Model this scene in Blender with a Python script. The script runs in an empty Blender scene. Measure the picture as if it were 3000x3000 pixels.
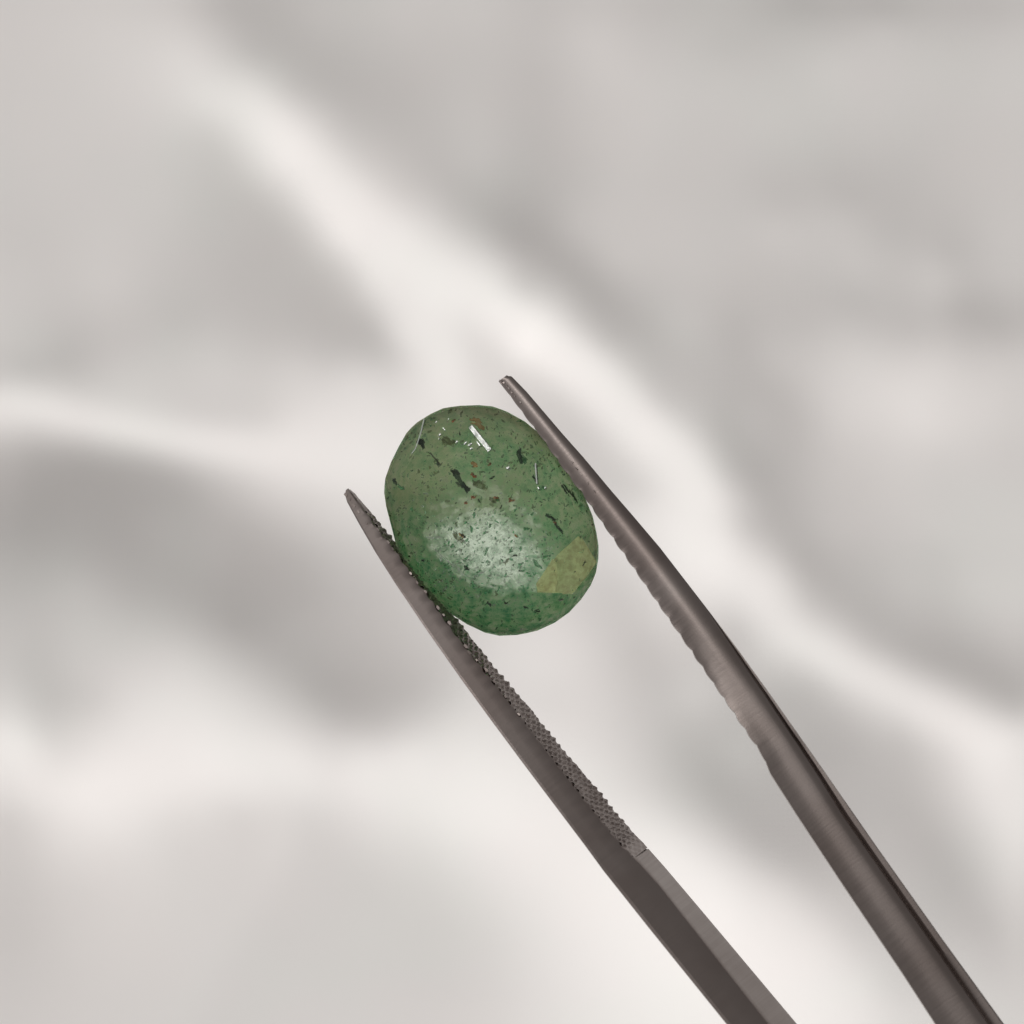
import bpy, bmesh, math, random
import numpy as np
from mathutils import Vector, Matrix

random.seed(7)
rng = np.random.default_rng(11)
S = bpy.context.scene
COL = S.collection
S.unit_settings.scale_length = 0.01          # 1 unit = 1 cm

# ------------------------------------------------------------------ camera
CAM_Z = 12.0                                  # cm above the stone
FRAME = 4.4                                   # cm of the stone's plane seen across the picture
K = FRAME / 3000.0
CLOTH_Z = -8.0
cam = bpy.data.cameras.new("camera")
cam.sensor_width = 36.0
cam.lens = 36.0 * CAM_Z / FRAME
cam.clip_start = 0.5
cam.clip_end = 500.0
cam.dof.use_dof = True
cam.dof.focus_distance = CAM_Z - 0.03
cam.dof.aperture_fstop = cam.lens * 1e-3 / 0.105
cam_o = bpy.data.objects.new("camera", cam)
cam_o.location = (0, 0, CAM_Z)
COL.objects.link(cam_o)
S.camera = cam_o

# ------------------------------------------------------------------ room light
W = bpy.data.worlds.new("World")
S.world = W
W.use_nodes = True
bg = W.node_tree.nodes["Background"]
bg.inputs[0].default_value = (1.0, 0.965, 0.94, 1)
bg.inputs[1].default_value = 0.23

def area_lamp(name, direction, dist, sx, sy, power, color, spin=0.0):
    d = Vector(direction).normalized()
    l = bpy.data.lights.new(name, 'AREA')
    l.shape = 'RECTANGLE'; l.size = sx; l.size_y = sy
    l.energy = power; l.color = color
    o = bpy.data.objects.new(name, l)
    o.location = d * dist
    q = d.to_track_quat('Z', 'Y')
    o.rotation_euler = (q.to_matrix() @ Matrix.Rotation(spin, 3, 'Z')).to_euler()
    COL.objects.link(o)
    return o

KEY_AZ, KEY_EL = math.radians(-120), math.radians(30)
KEY_DIR = Vector((math.cos(KEY_AZ) * math.cos(KEY_EL), math.sin(KEY_AZ) * math.cos(KEY_EL), math.sin(KEY_EL)))
KEY_D = 110.0
KEY_E = 3.44                                  # irradiance facing the lamp
key_power = KEY_E * math.pi * KEY_D ** 2      # P = E pi d^2 for a small lamp
area_lamp("key_light", KEY_DIR, KEY_D, 110, 55, key_power, (1.0, 0.982, 0.968))  # added key lamp, set across the folds to shade them
TUBE_DIR = Vector((-0.30, 0.44, 0.85)).normalized()
TUBE_D = 60.0
TUBE_SX, TUBE_SY, TUBE_RAD = 20.0, 2.2, 30.0
area_lamp("tube_lamp", TUBE_DIR, TUBE_D, TUBE_SX, TUBE_SY, TUBE_RAD * math.pi * TUBE_SX * TUBE_SY, (1.0, 0.98, 0.95), 0.6)

S.view_settings.view_transform = 'Standard'
S.view_settings.look = 'None'
S.view_settings.exposure = 0.0
S.view_settings.gamma = 1.0
S.cycles.use_denoising = True
S.cycles.max_bounces = 24
S.cycles.diffuse_bounces = 16
S.cycles.glossy_bounces = 12
S.cycles.transmission_bounces = 20
S.cycles.transparent_max_bounces = 24
S.cycles.volume_bounces = 6
S.cycles.sample_clamp_indirect = 6.0
S.cycles.blur_glossy = 0.3

# ------------------------------------------------------------------ helpers
def W3(px, py, z=0.0):
    """a point of the photograph (3000 px frame) at height z, as a place in the scene"""
    s = K * (CAM_Z - z) / CAM_Z
    return Vector(((px - 1500) * s, (1500 - py) * s, z))

def Z1(zx, zy):
    return (1050 + 0.41408 * zx, 1100 + 0.41408 * zy)

def link(name, me, mat=None, parent=None, smooth=False):
    o = bpy.data.objects.new(name, me)
    COL.objects.link(o)
    if mat is not None:
        me.materials.append(mat)
    if parent is not None:
        o.parent = parent
    if smooth:
        me.polygons.foreach_set('use_smooth', [True] * len(me.polygons))
    return o

def bm_obj(name, bm, mat=None, parent=None, smooth=False):
    me = bpy.data.meshes.new(name)
    bm.to_mesh(me); bm.free()
    return link(name, me, mat, parent, smooth)

def tag(o, label=None, cat=None, kind=None, group=None):
    for k, v in (('label', label), ('category', cat), ('kind', kind), ('group', group)):
        if v: o[k] = v

class NT:
    def __init__(self, name):
        self.m = bpy.data.materials.new(name); self.m.use_nodes = True
        self.t = self.m.node_tree; self.n = self.t.nodes
        self.b = self.n["Principled BSDF"]; self.out = self.n["Material Output"]
    def add(self, typ, **kw):
        nd = self.n.new(typ)
        for k, v in kw.items(): setattr(nd, k, v)
        return nd
    def l(self, a, b): self.t.links.new(a, b)
    def set(self, **kw):
        for k, v in kw.items():
            self.b.inputs[k.replace('_', ' ')].default_value = v

def ramp(node, stops):
    cr = node.color_ramp
    while len(cr.elements) > 1: cr.elements.remove(cr.elements[-1])
    cr.elements[0].position, cr.elements[0].color = stops[0][0], (*stops[0][1], 1)
    for p, c in stops[1:]:
        e = cr.elements.new(p); e.color = (*c, 1)

# ------------------------------------------------------------------ materials
def cloth_material():
    t = NT("white_cloth")
    t.set(Roughness=0.9)
    t.b.inputs['Specular IOR Level'].default_value = 0.15
    tc = t.add('ShaderNodeTexCoord')
    nz = t.add('ShaderNodeTexNoise'); nz.inputs['Scale'].default_value = 0.75; nz.inputs['Detail'].default_value = 2
    t.l(tc.outputs['Object'], nz.inputs['Vector'])
    r = t.add('ShaderNodeValToRGB'); ramp(r, [(0.35, (0.79, 0.778, 0.758)), (0.5, (0.797, 0.775, 0.76)), (0.66, (0.802, 0.775, 0.76))])
    t.l(nz.outputs['Fac'], r.inputs['Fac']); t.l(r.outputs['Color'], t.b.inputs['Base Color'])
    wv = t.add('ShaderNodeTexWave'); wv.inputs['Scale'].default_value = 9; wv.bands_direction = 'X'
    wv2 = t.add('ShaderNodeTexWave'); wv2.inputs['Scale'].default_value = 9; wv2.bands_direction = 'Y'
    t.l(tc.outputs['Object'], wv.inputs['Vector']); t.l(tc.outputs['Object'], wv2.inputs['Vector'])
    mx = t.add('ShaderNodeMath', operation='MAXIMUM')
    t.l(wv.outputs['Fac'], mx.inputs[0]); t.l(wv2.outputs['Fac'], mx.inputs[1])
    bp = t.add('ShaderNodeBump'); bp.inputs['Strength'].default_value = 0.12; bp.inputs['Distance'].default_value = 0.01
    t.l(mx.outputs[0], bp.inputs['Height']); t.l(bp.outputs['Normal'], t.b.inputs['Normal'])
    return t.m

def steel_material():
    t = NT("brushed_steel")
    t.set(Metallic=1.0, Roughness=0.36)
    uv = t.add('ShaderNodeUVMap'); uv.uv_map = "along"
    mp = t.add('ShaderNodeMapping'); mp.inputs['Scale'].default_value = (110, 5, 1)     # brush marks run across the arm
    t.l(uv.outputs['UV'], mp.inputs['Vector'])
    n1 = t.add('ShaderNodeTexNoise'); n1.inputs['Scale'].default_value = 1.0; n1.inputs['Detail'].default_value = 4
    t.l(mp.outputs['Vector'], n1.inputs['Vector'])
    tc = t.add('ShaderNodeTexCoord')
    n2 = t.add('ShaderNodeTexNoise'); n2.inputs['Scale'].default_value = 220.0; n2.inputs['Detail'].default_value = 3
    t.l(tc.outputs['Object'], n2.inputs['Vector'])
    n3 = t.add('ShaderNodeTexNoise'); n3.inputs['Scale'].default_value = 2.2; n3.inputs['Detail'].default_value = 3
    t.l(tc.outputs['Object'], n3.inputs['Vector'])
    ad = t.add('ShaderNodeMath', operation='ADD')
    t.l(n1.outputs['Fac'], ad.inputs[0]); t.l(n2.outputs['Fac'], ad.inputs[1])
    bp = t.add('ShaderNodeBump'); bp.inputs['Strength'].default_value = 0.09; bp.inputs['Distance'].default_value = 0.0025
    t.l(ad.outputs[0], bp.inputs['Height']); t.l(bp.outputs['Normal'], t.b.inputs['Normal'])
    r = t.add('ShaderNodeValToRGB'); ramp(r, [(0.35, (0.25, 0.210, 0.195)), (0.65, (0.305, 0.265, 0.25))])
    t.l(n3.outputs['Fac'], r.inputs['Fac']); t.l(r.outputs['Color'], t.b.inputs['Base Color'])
    rr = t.add('ShaderNodeMapRange'); rr.inputs['To Min'].default_value = 0.26; rr.inputs['To Max'].default_value = 0.44
    t.l(n1.outputs['Fac'], rr.inputs['Value']); t.l(rr.outputs['Result'], t.b.inputs['Roughness'])
    return t.m

def stone_material():
    t = NT("green_stone")
    t.set(Roughness=0.03, IOR=1.54)
    t.b.inputs['Transmission Weight'].default_value = 1.0
    t.b.inputs['Base Color'].default_value = (0.97, 1.0, 0.97, 1)
    va = t.add('ShaderNodeVolumeAbsorption'); va.inputs['Color'].default_value = (0.55, 0.90, 0.57, 1); va.inputs['Density'].default_value = 0.7
    vs = t.add('ShaderNodeVolumeScatter'); vs.inputs['Color'].default_value = (0.93, 0.99, 0.92, 1); vs.inputs['Density'].default_value = 0.7
    vs.inputs['Anisotropy'].default_value = 0.3
    ads = t.add('ShaderNodeAddShader')
    t.l(va.outputs[0], ads.inputs[0]); t.l(vs.outputs[0], ads.inputs[1]); t.l(ads.outputs[0], t.out.inputs['Volume'])
    return t.m

def plain(name, c, rough=0.5, spec=0.3, transp=0.0, transl=0.0):
    t = NT(name)
    t.set(Roughness=rough)
    t.b.inputs['Base Color'].default_value = (*c, 1)
    t.b.inputs['Specular IOR Level'].default_value = spec
    tc = t.add('ShaderNodeTexCoord')
    nz = t.add('ShaderNodeTexNoise'); nz.inputs['Scale'].default_value = 55.0; nz.inputs['Detail'].default_value = 2
    t.l(tc.outputs['Object'], nz.inputs['Vector'])
    r = t.add('ShaderNodeValToRGB'); ramp(r, [(0.35, tuple(0.72 * v for v in c)), (0.65, tuple(min(1, 1.25 * v) for v in c))])
    t.l(nz.outputs['Fac'], r.inputs['Fac']); t.l(r.outputs['Color'], t.b.inputs['Base Color'])
    sh = t.b.outputs[0]
    if transl > 0:
        tr = t.add('ShaderNodeBsdfTranslucent'); t.l(r.outputs['Color'], tr.inputs['Color'])
        mx = t.add('ShaderNodeMixShader'); mx.inputs[0].default_value = transl
        t.l(sh, mx.inputs[1]); t.l(tr.outputs[0], mx.inputs[2]); sh = mx.outputs[0]
    if transp > 0:
        tp = t.add('ShaderNodeBsdfTransparent')
        mx = t.add('ShaderNodeMixShader'); mx.inputs[0].default_value = transp
        t.l(sh, mx.inputs[1]); t.l(tp.outputs[0], mx.inputs[2]); sh = mx.outputs[0]
    t.l(sh, t.out.inputs['Surface'])
    return t.m

M_CLOTH = cloth_material(); M_STEEL = steel_material(); M_STONE = stone_material()

# ------------------------------------------------------------------ the rumpled cloth
# How light each part of the cloth lies in the photograph (grey levels); the folds below get the slopes
# that make a plain white cloth look so under the added key lamp.
Q1 = """100 50 200;400 100 208;650 50 205;750 20 192;850 20 180;1000 60 176;1200 50 184;1500 50 190;1800 50 192;100 300 200;300 300 205;550 250 213;700 220 218;850 200 200;950 200 185;1100 200 180;1400 180 183;1700 150 188;100 500 200;400 450 205;650 400 214;800 380 224;950 350 222;1100 350 195;1250 350 182;1500 350 180;1800 300 188;800 500 205;950 480 226;1080 500 232;1200 500 215;1300 500 195;1500 480 188;1800 450 190;100 700 198;400 650 200;700 600 198;850 600 195;950 620 210;1050 600 230;1200 620 230;1350 620 210;1500 600 195;1800 600 190;600 750 198;900 750 188;1000 720 192;1100 720 215;1200 750 230;1350 750 232;1500 730 208;1650 700 190;1850 720 182;100 900 195;400 900 200;700 900 190;950 880 183;1080 860 185;1180 860 205;1280 880 230;1450 880 236;1600 850 222;1720 830 195;1880 830 178;1100 1000 180;1250 1000 188;1330 1000 210;1420 1000 234;1600 1000 238;1750 970 225;1850 950 200;1932 930 180;100 1100 198;400 1080 200;700 1080 188;1000 1100 180;1250 1120 182;1380 1120 198;1480 1120 228;1600 1120 239;1800 1080 236;1900 1050 225;700 1200 186;1000 1200 182;1300 1230 180;1450 1230 190;1540 1250 222;1640 1250 238;1760 1230 228;1850 1200 234;1932 1170 238;100 1300 197;300 1300 188;500 1280 192;800 1280 195;1000 1290 188;1250 1310 184;1420 1310 188;1500 1330 205;1600 1350 234;1700 1350 235;1800 1320 218;1920 1290 225;100 1400 190;250 1390 188;500 1400 202;800 1400 207;1100 1400 208;1350 1420 216;1550 1450 230;1700 1450 234;1800 1420 220;0 1440 205;0 1500 226;150 1480 218;150 1540 227;300 1530 216;300 1580 226;500 1560 217;500 1620 226;700 1600 213;800 1600 210;1000 1580 214;1200 1550 222;1400 1550 228;0 1600 215;150 1620 205;300 1640 205;400 1650 212;600 1680 218;800 1680 227;1000 1680 228;1200 1680 231;1400 1680 233;0 1700 185;150 1700 178;300 1720 172;500 1740 175;700 1750 190;900 1770 208;1050 1780 222;1200 1800 228;1400 1780 233;100 1850 158;300 1850 157;500 1850 162;700 1850 170;900 1850 182;1100 1850 205;1200 1870 215"""
Q2 = """100 50 188;300 150 198;500 50 188;800 60 182;1100 20 168;1100 60 176;1400 30 172;1400 120 190;1800 50 182;1850 150 192;100 300 186;400 300 198;800 180 184;800 300 192;1200 250 196;1600 250 194;1850 300 195;100 500 184;300 500 192;700 500 192;1000 480 194;1400 480 192;1800 480 192;100 700 180;300 700 187;600 700 190;1000 740 184;1250 730 180;1500 780 183;1800 700 190;60 850 174;250 850 186;600 850 192;1000 880 195;1250 850 192;1450 880 182;1650 950 181;1850 880 192;60 960 185;200 980 172;400 980 190;700 1000 192;1000 1000 189;1300 1000 193;1600 1050 194;1850 1050 190;0 1080 205;150 1080 190;300 1100 174;450 1100 182;700 1130 188;1000 1130 186;1300 1150 182;1700 1180 176;1900 1150 182;0 1200 236;150 1180 218;250 1200 195;400 1200 178;500 1230 178;650 1220 190;850 1240 180;1100 1230 188;1500 1250 186;1850 1240 178;0 1290 232;120 1280 234;230 1280 222;350 1290 192;600 1320 186;750 1330 184;850 1320 180;1000 1350 192;1300 1350 207;1600 1380 212;1850 1360 198;0 1400 212;150 1370 225;270 1380 236;370 1390 222;500 1420 195;700 1450 190;880 1450 182;1000 1480 183;1200 1480 205;1500 1500 220;1800 1480 208;200 1500 210;350 1500 233;450 1500 230;540 1540 208;700 1570 188;900 1570 186;1050 1570 183;1250 1600 205;1550 1600 219;1850 1600 205;300 1620 208;450 1620 228;560 1620 236;640 1640 218;750 1680 192;950 1680 182;1100 1680 186;1300 1700 200;1600 1720 203;1850 1720 198;400 1750 210;550 1750 229;680 1740 236;780 1780 205;900 1800 180;1000 1820 180;1200 1820 192;1600 1850 197;500 1850 214;680 1850 230;780 1860 230;880 1900 200"""
Q3 = """50 50 157;300 50 158;600 50 165;900 50 172;1100 50 190;1250 30 210;100 150 165;300 150 166;500 150 162;800 150 168;1100 150 175;1350 130 195;100 300 178;300 300 185;500 300 172;700 300 166;900 300 164;1200 300 172;1450 300 185;50 450 188;300 450 195;500 430 190;700 400 178;900 430 165;1100 430 172;1300 430 176;1550 450 186;100 600 192;300 600 200;500 600 212;700 560 212;900 570 192;1100 570 172;1300 570 172;1500 570 178;1650 600 188;50 720 212;200 720 195;350 720 205;500 720 224;700 700 228;900 700 218;1050 680 192;1200 680 172;1350 680 168;1550 680 178;1700 720 205;30 830 232;180 840 212;350 820 222;550 830 234;800 830 234;1000 800 220;1150 790 203;1300 790 182;1450 800 188;1600 800 208;1750 820 225;100 950 237;400 950 237;800 950 236;1100 930 232;1350 900 220;1550 930 232;1800 950 236;50 1050 228;300 1060 236;600 1050 234;900 1040 230;1100 1040 228;1400 1050 233;1700 1050 236;50 1150 208;200 1180 222;400 1170 229;650 1150 220;900 1140 212;1150 1140 213;1400 1150 226;1700 1150 235;1900 1180 236;80 1300 200;250 1280 216;400 1280 217;650 1260 212;1000 1260 212;1300 1260 212;1600 1260 222;1850 1280 230;80 1450 194;300 1420 204;700 1420 208;1100 1420 208;1400 1400 205;1650 1400 212;1850 1420 222;80 1600 192;300 1600 200;700 1600 207;1100 1600 205;1400 1570 205;1650 1550 204;1850 1600 212;80 1850 196;400 1800 200;700 1830 205;1100 1830 206;1400 1780 204;1700 1800 204;1880 1850 212"""
Q4 = """400 180 218;350 270 208;450 320 205;200 500 222;350 380 205;430 420 198;550 440 200;100 600 225;300 560 212;500 520 190;600 540 195;150 700 218;300 700 214;500 650 192;620 640 190;680 680 200;350 850 213;550 780 192;700 760 190;300 950 222;500 920 200;650 900 182;800 850 180;850 900 186;400 1080 222;600 1050 195;750 1000 176;900 980 178;450 1150 228;600 1150 215;800 1120 178;950 1080 174;1000 1120 176;600 1250 232;750 1230 210;900 1230 180;1050 1180 176;650 1350 238;850 1350 220;1000 1320 188;1120 1300 182;800 1500 238;1000 1450 224;1150 1420 195;1250 1480 200;950 1700 240;1150 1620 230;1300 1580 208;1100 1850 240;1300 1800 232;1450 1800 215;500 20 228;600 50 236;700 50 232;800 60 225;870 50 200;980 40 185;1200 60 190;1600 60 197;1900 60 200;650 130 236;800 150 233;930 150 212;1050 180 190;1300 150 184;1600 180 190;1880 180 198;750 250 232;900 260 226;1000 250 220;1100 280 190;1300 300 180;1500 280 188;1750 300 197;1900 330 198;830 380 212;900 350 222;1000 380 226;1100 400 208;1250 420 186;1500 450 180;1750 430 186;1900 450 190;850 460 192;950 480 215;1050 470 226;1200 520 216;1350 520 192;1500 540 178;1700 560 175;1900 580 178;950 580 198;1080 560 208;1200 580 221;1350 610 222;1500 620 200;1650 640 180;1850 660 174;1000 680 180;1150 650 190;1300 670 212;1450 690 224;1650 720 213;1780 730 195;1920 730 178;1080 780 178;1250 760 186;1450 770 208;1650 790 226;1800 820 226;1900 820 208;1150 900 172;1300 880 180;1500 880 192;1650 900 215;1800 920 230;1920 920 232;1220 1000 178;1400 1000 182;1600 1000 198;1800 1030 228;1320 1120 180;1500 1120 182;1680 1120 205;1850 1130 228;1400 1240 186;1600 1260 184;1780 1250 210;1900 1250 222;1500 1400 192;1680 1400 185;1850 1400 204;1600 1550 195;1780 1560 186;1900 1560 196;1700 1700 200;1850 1700 194;1800 1830 205;1910 1830 203"""
def quad(t, ox, oy):
    f = 1500.0 / 1932.0
    return [(ox + float(a) * f, oy + float(b) * f, float(c)) for a, b, c in (r.split() for r in t.split(';'))]
# the crests and hollows of the sharper folds, followed along their length: x y tone
FOLDS = """735 270 222;840 388 232;930 500 231;1090 680 235;1245 800 238;1400 845 237;1500 932 237;1593 994 235;1700 1075 236;1800 1165 235;1915 1262 236;2015 1360 236;2080 1450 233;2060 1545 234
2120 1616 232;2199 1702 227;2276 1795 226;2330 1870 226;2432 1945 223;2548 1985 223;2640 2036 224;2781 2105 226;2897 2140 227;3000 2190 226
854 155 180;970 272 182;1165 410 186;1281 530 189;1390 600 184;1470 680 178;1570 735 175;1655 790 173;1733 860 174;1810 940 178;1900 1010 184;1985 1090 187;2060 1190 189;2120 1300 188;2199 1398 181;2260 1530 185;2315 1640 188;2400 1730 184;2520 1820 182;2665 1910 179;2781 1970 179;2936 2012 174
1398 1024 220;1500 1087 212;1655 1165 210;1733 1258 208;1810 1359 210;1888 1436 214
725 555 190;838 668 185;945 790 185;1030 880 187;1100 960 187
1190 985 232;1270 985 238;1270 1090 235;1240 1130 231
0 1165 226;116 1196 227;233 1227 226;388 1258 226;621 1304 227;776 1320 228;932 1330 231
0 1320 185;116 1320 178;233 1335 172;388 1355 175;543 1370 188;699 1400 202;815 1430 214
0 1118 208;116 1149 216;233 1185 215;388 1211 216;621 1240 213;776 1235 214"""
def fold_points():
    out = []
    for row in FOLDS.splitlines():
        P = np.array([[float(v) for v in q.split()] for q in row.split(';')])
        L = np.r_[0, np.cumsum(np.hypot(*np.diff(P[:, :2], axis=0).T))]
        t = np.linspace(0, L[-1], max(2, int(L[-1] / 42)))
        out.append(np.stack([np.interp(t, L, P[:, k]) for k in range(3)], 1))
    return np.concatenate(out)
TONES = np.array(quad(Q1, 0, 0) + quad(Q2, 1500, 0) + quad(Q3, 0, 1500) + quad(Q4, 1500, 1500))
_f = fold_points()
_near = np.sqrt(((TONES[:, None, :2] - _f[None, :, :2]) ** 2).sum(-1)).min(1)
TONES = np.concatenate([TONES[_near > 48], _f])
_hi = np.clip((TONES[:, 2] - 200) / 38, 0, 1)
TONES[:, 2] = np.where(TONES[:, 2] > 200, 200 + 38 * _hi ** 1.3 + np.maximum(0, TONES[:, 2] - 238), TONES[:, 2])
_x, _y = TONES[:, 0] / 3000, TONES[:, 1] / 3000
TONES[:, 2] -= 0.9 * (2.8 - 9.7 * _x + 5.6 * _y - 0.7 * _x * _y)          # the lamp's own fall-off across the cloth

def lin(v):
    v = np.asarray(v) / 255.0
    return np.where(v <= 0.04045, v / 12.92, ((v + 0.055) / 1.055) ** 2.4)

def tone_map(n):
    """n x n grid of tones over the frame, cell centres"""
    P = TONES[:, :2] / 1000.0
    V = lin(TONES[:, 2])
    d = np.sqrt(((P[:, None] - P[None]) ** 2).sum(-1) + 0.03 ** 2)
    A = np.zeros((len(P) + 1,) * 2)
    A[:-1, :-1] = -d + 0.02 * np.eye(len(P)); A[-1, :-1] = 1; A[:-1, -1] = 1
    w = np.linalg.solve(A, np.append(V, 0))
    g = (np.arange(n) + 0.5) / n * 3.0
    X, Y = np.meshgrid(g, g)
    out = np.full((n, n), w[-1])
    for i in range(len(P)):
        out += w[i] * -np.sqrt((X - P[i, 0]) ** 2 + (Y - P[i, 1]) ** 2 + 0.03 ** 2)
    return out                                   # row 0 = top of the frame

def make_cloth():
    n, pad = 120, 130
    T = np.clip(tone_map(n), 0.28, 0.95)
    N = n + 2 * pad
    cell = FRAME * (CAM_Z - CLOTH_Z) / CAM_Z / n
    def blur(a, s):
        k = np.fft.fftfreq(a.shape[0])[:, None] ** 2 + np.fft.fftfreq(a.shape[1])[None] ** 2
        return np.fft.ifft2(np.fft.fft2(a) * np.exp(-2 * (math.pi * s) ** 2 * k)).real
    Tp = np.pad(T, pad, mode='reflect')
    Tp = Tp + 0.9 * (Tp - blur(Tp, 2.6))                  # the lens softens it again
    g = np.minimum(np.arange(N), N - 1 - np.arange(N))
    w1 = 1 / (1 + np.exp(-(g - pad + 6) / 3.0)); Wt = w1[:, None] * w1[None]
    m = T.mean()
    Tp = m + 1.02 * (Tp - m) * (0.45 + 0.55 * np.sqrt(Wt))                       # flatter folds beyond the frame
    Wt = 0.05 + Wt
    L = KEY_DIR
    ALB = 0.775 / math.pi
    amb = CLOTH_AMB
    e = (m / ALB - amb) / L.z
    Tp0 = Tp
    kx = 2 * math.pi * np.fft.fftfreq(N, cell)[None, :]
    ky = -2 * math.pi * np.fft.fftfreq(N, cell)[:, None]
    ak = L.x * kx + L.y * ky; k2 = kx ** 2 + ky ** 2
    F, I = np.fft.fft2, (lambda z: np.fft.ifft2(z).real)
    lam, mu = 1e-3, 2e-4
    P = 1 / (ak ** 2 + 0.05 * k2 + mu * k2 ** 2 + 1e-3)
    h = np.zeros((N, N))
    ax_c = np.arange(N) - N / 2 + 0.5
    GX, GY = np.meshgrid(ax_c, ax_c)
    fr = slice(pad, pad + n)
    for rnd in range(3):
        # a crest stands nearer the lens than a hollow and so is seen a little further out
        hh = h - h[fr, fr].mean()
        sc = (CAM_Z - CLOTH_Z) / (CAM_Z - CLOTH_Z - hh)
        U = np.clip(GX * sc + N / 2 - 0.5, 0, N - 1.001); V = np.clip(GY * sc + N / 2 - 0.5, 0, N - 1.001)
        iu, iv = U.astype(int), V.astype(int); fu, fv = U - iu, V - iv
        Tp = (Tp0[iv, iu] * (1 - fu) + Tp0[iv, iu + 1] * fu) * (1 - fv) + (Tp0[iv + 1, iu] * (1 - fu) + Tp0[iv + 1, iu + 1] * fu) * fv
        tgt = (Tp / ALB - amb) / e
        y = h.copy()
        for it in range(90):                              # shape the folds until their shading agrees
            H = F(y); p = I(1j * kx * H); q = I(1j * ky * H)
            sq = np.sqrt(1 + p * p + q * q); num = L.z - L.x * p - L.y * q
            r = num / sq - tgt
            gp = Wt * r * (-L.x / sq - num * p / sq ** 3); gq = Wt * r * (-L.y / sq - num * q / sq ** 3)
            G = -(1j * kx * F(gp) + 1j * ky * F(gq)) + (lam * k2 + mu * k2 ** 2) * H
            hn = y - 0.5 * I(P * G)
            y = hn + (it / (it + 3.0)) * (hn - h); h = hn
        print("rms", r[fr, fr].std())
    print("cloth: height", h.min(), h.max(), "lamp wanted", e, "lamp", KEY_E)
    h = h - h[fr, fr].mean()
    c = (np.arange(N) - N / 2 + 0.5) * cell
    X, Y = np.meshgrid(c, -c)
    co = np.stack([X, Y, CLOTH_Z + h], -1).reshape(-1, 3)
    idx = np.arange(N * N).reshape(N, N)
    f = np.stack([idx[:-1, :-1], idx[1:, :-1], idx[1:, 1:], idx[:-1, 1:]], -1).reshape(-1, 4)
    me = bpy.data.meshes.new("rumpled_cloth")
    me.vertices.add(len(co)); me.vertices.foreach_set('co', co.astype(np.float32).ravel())
    me.loops.add(f.size); me.loops.foreach_set('vertex_index', f.astype(np.int32).ravel())
    me.polygons.add(len(f)); me.polygons.foreach_set('loop_start', np.arange(0, f.size, 4, dtype=np.int32))
    me.polygons.foreach_set('loop_total', np.full(len(f), 4, dtype=np.int32))
    me.update(calc_edges=True); me.validate()
    o = link("rumpled_cloth", me, M_CLOTH, smooth=True)
    tag(o, "soft white cloth lying in loose rumpled folds, out of focus behind the stone", "cloth")
CLOTH_AMB = math.pi * bg.inputs[1].default_value + TUBE_RAD * TUBE_SX * TUBE_SY / TUBE_D ** 2 * TUBE_DIR.z
make_cloth()

# ------------------------------------------------------------------ the tweezers
def poly(s):
    return np.array([[float(v) for v in p.split()] for p in s.split(';')])

class Rail:
    """an edge of an arm seen in the photograph, as sideways offset along the arm's axis"""
    def __init__(self, pts, tip, ax):
        d = pts - tip
        nrm = np.array([ax[1], -ax[0]])          # to the right / up of the arm
        self.s = d @ ax; self.o = d @ nrm
        i = np.argsort(self.s); self.s = self.s[i]; self.o = self.o[i]
        k = np.array([0.25, 0.5, 0.25])
        if len(self.o) > 6:
            o = self.o.copy(); o[1:-1] = np.convolve(self.o, k, 'valid'); self.o = o
    def __call__(self, s):
        return float(np.interp(s, self.s, self.o))

L_TIP, L_AX = np.array([1013.0, 1436.0]), np.array([0.615, 0.7885]); L_AX /= np.linalg.norm(L_AX)
L_OUT = Rail(poly("1008 1440;1011 1452;1050 1535;1100 1622;1162 1713;1245 1841;1350 1991;1440 2115;1531 2230;1712 2480;1767 2550;1900 2722;2128 3000;2330 3246"), L_TIP, L_AX)
L_RDG = Rail(poly("1022 1434;1034 1445;1075 1500;1108 1549;1137 1582;1166 1616;1201 1676;1224 1705;1249 1731;1278 1773;1299 1812;1328 1843;1364 1897;1433 1977;1509 2082;1604 2198;1712 2343;1821 2480;1875 2524;1934 2591;2128 2842;2253 3000;2455 3255"), L_TIP, L_AX)
L_INN = Rail(poly("1026 1432;1042 1444;1086 1500;1112 1530;1142 1568;1172 1606;1212 1660;1262 1718;1300 1768;1334 1806;1383 1872;1462 1966;1531 2053;1629 2165;1727 2285;1814 2393;1886 2466;1948 2538;2071 2690;2338 3000;2550 3246"), L_TIP, L_AX)
R_TIP, R_AX = np.array([1474.0, 1107.0]), np.array([0.5865, 0.8099]); R_AX /= np.linalg.norm(R_AX)
R_OUT = Rail(poly("1488 1102;1497 1103;1545 1147;1597 1211;1648 1274;1710 1338;1789 1437;1854 1510;1933 1605;2087 1798;2166 1910;2259 2036;2400 2233;2572 2490;2754 2742;2942 3000;3120 3246"), R_TIP, R_AX)
R_INN = Rail(poly("1458 1114;1463 1122;1483 1145;1520 1193;1545 1228;1566 1255;1586 1278;1628 1340;1669 1402;1711 1447;1737 1492;1812 1600;1905 1733;2021 1905;2119 2040;2232 2213;2246 2240;2256 2268;2338 2396;2469 2592;2640 2853;2740 3000;2905 3246"), R_TIP, R_AX)
R_GRV = Rail(poly("1480 1102;1530 1142;1590 1216;1700 1345;1845 1530;2070 1805;2243 2038;2345 2180;2401 2267;2480 2390;2896 3000;3070 3246"), R_TIP, R_AX)

S_VIS = 2420.0        # px along the arm to a little beyond the picture
S_END = 5000.0
JOINT = (4290.0, 5080.0)

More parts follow.
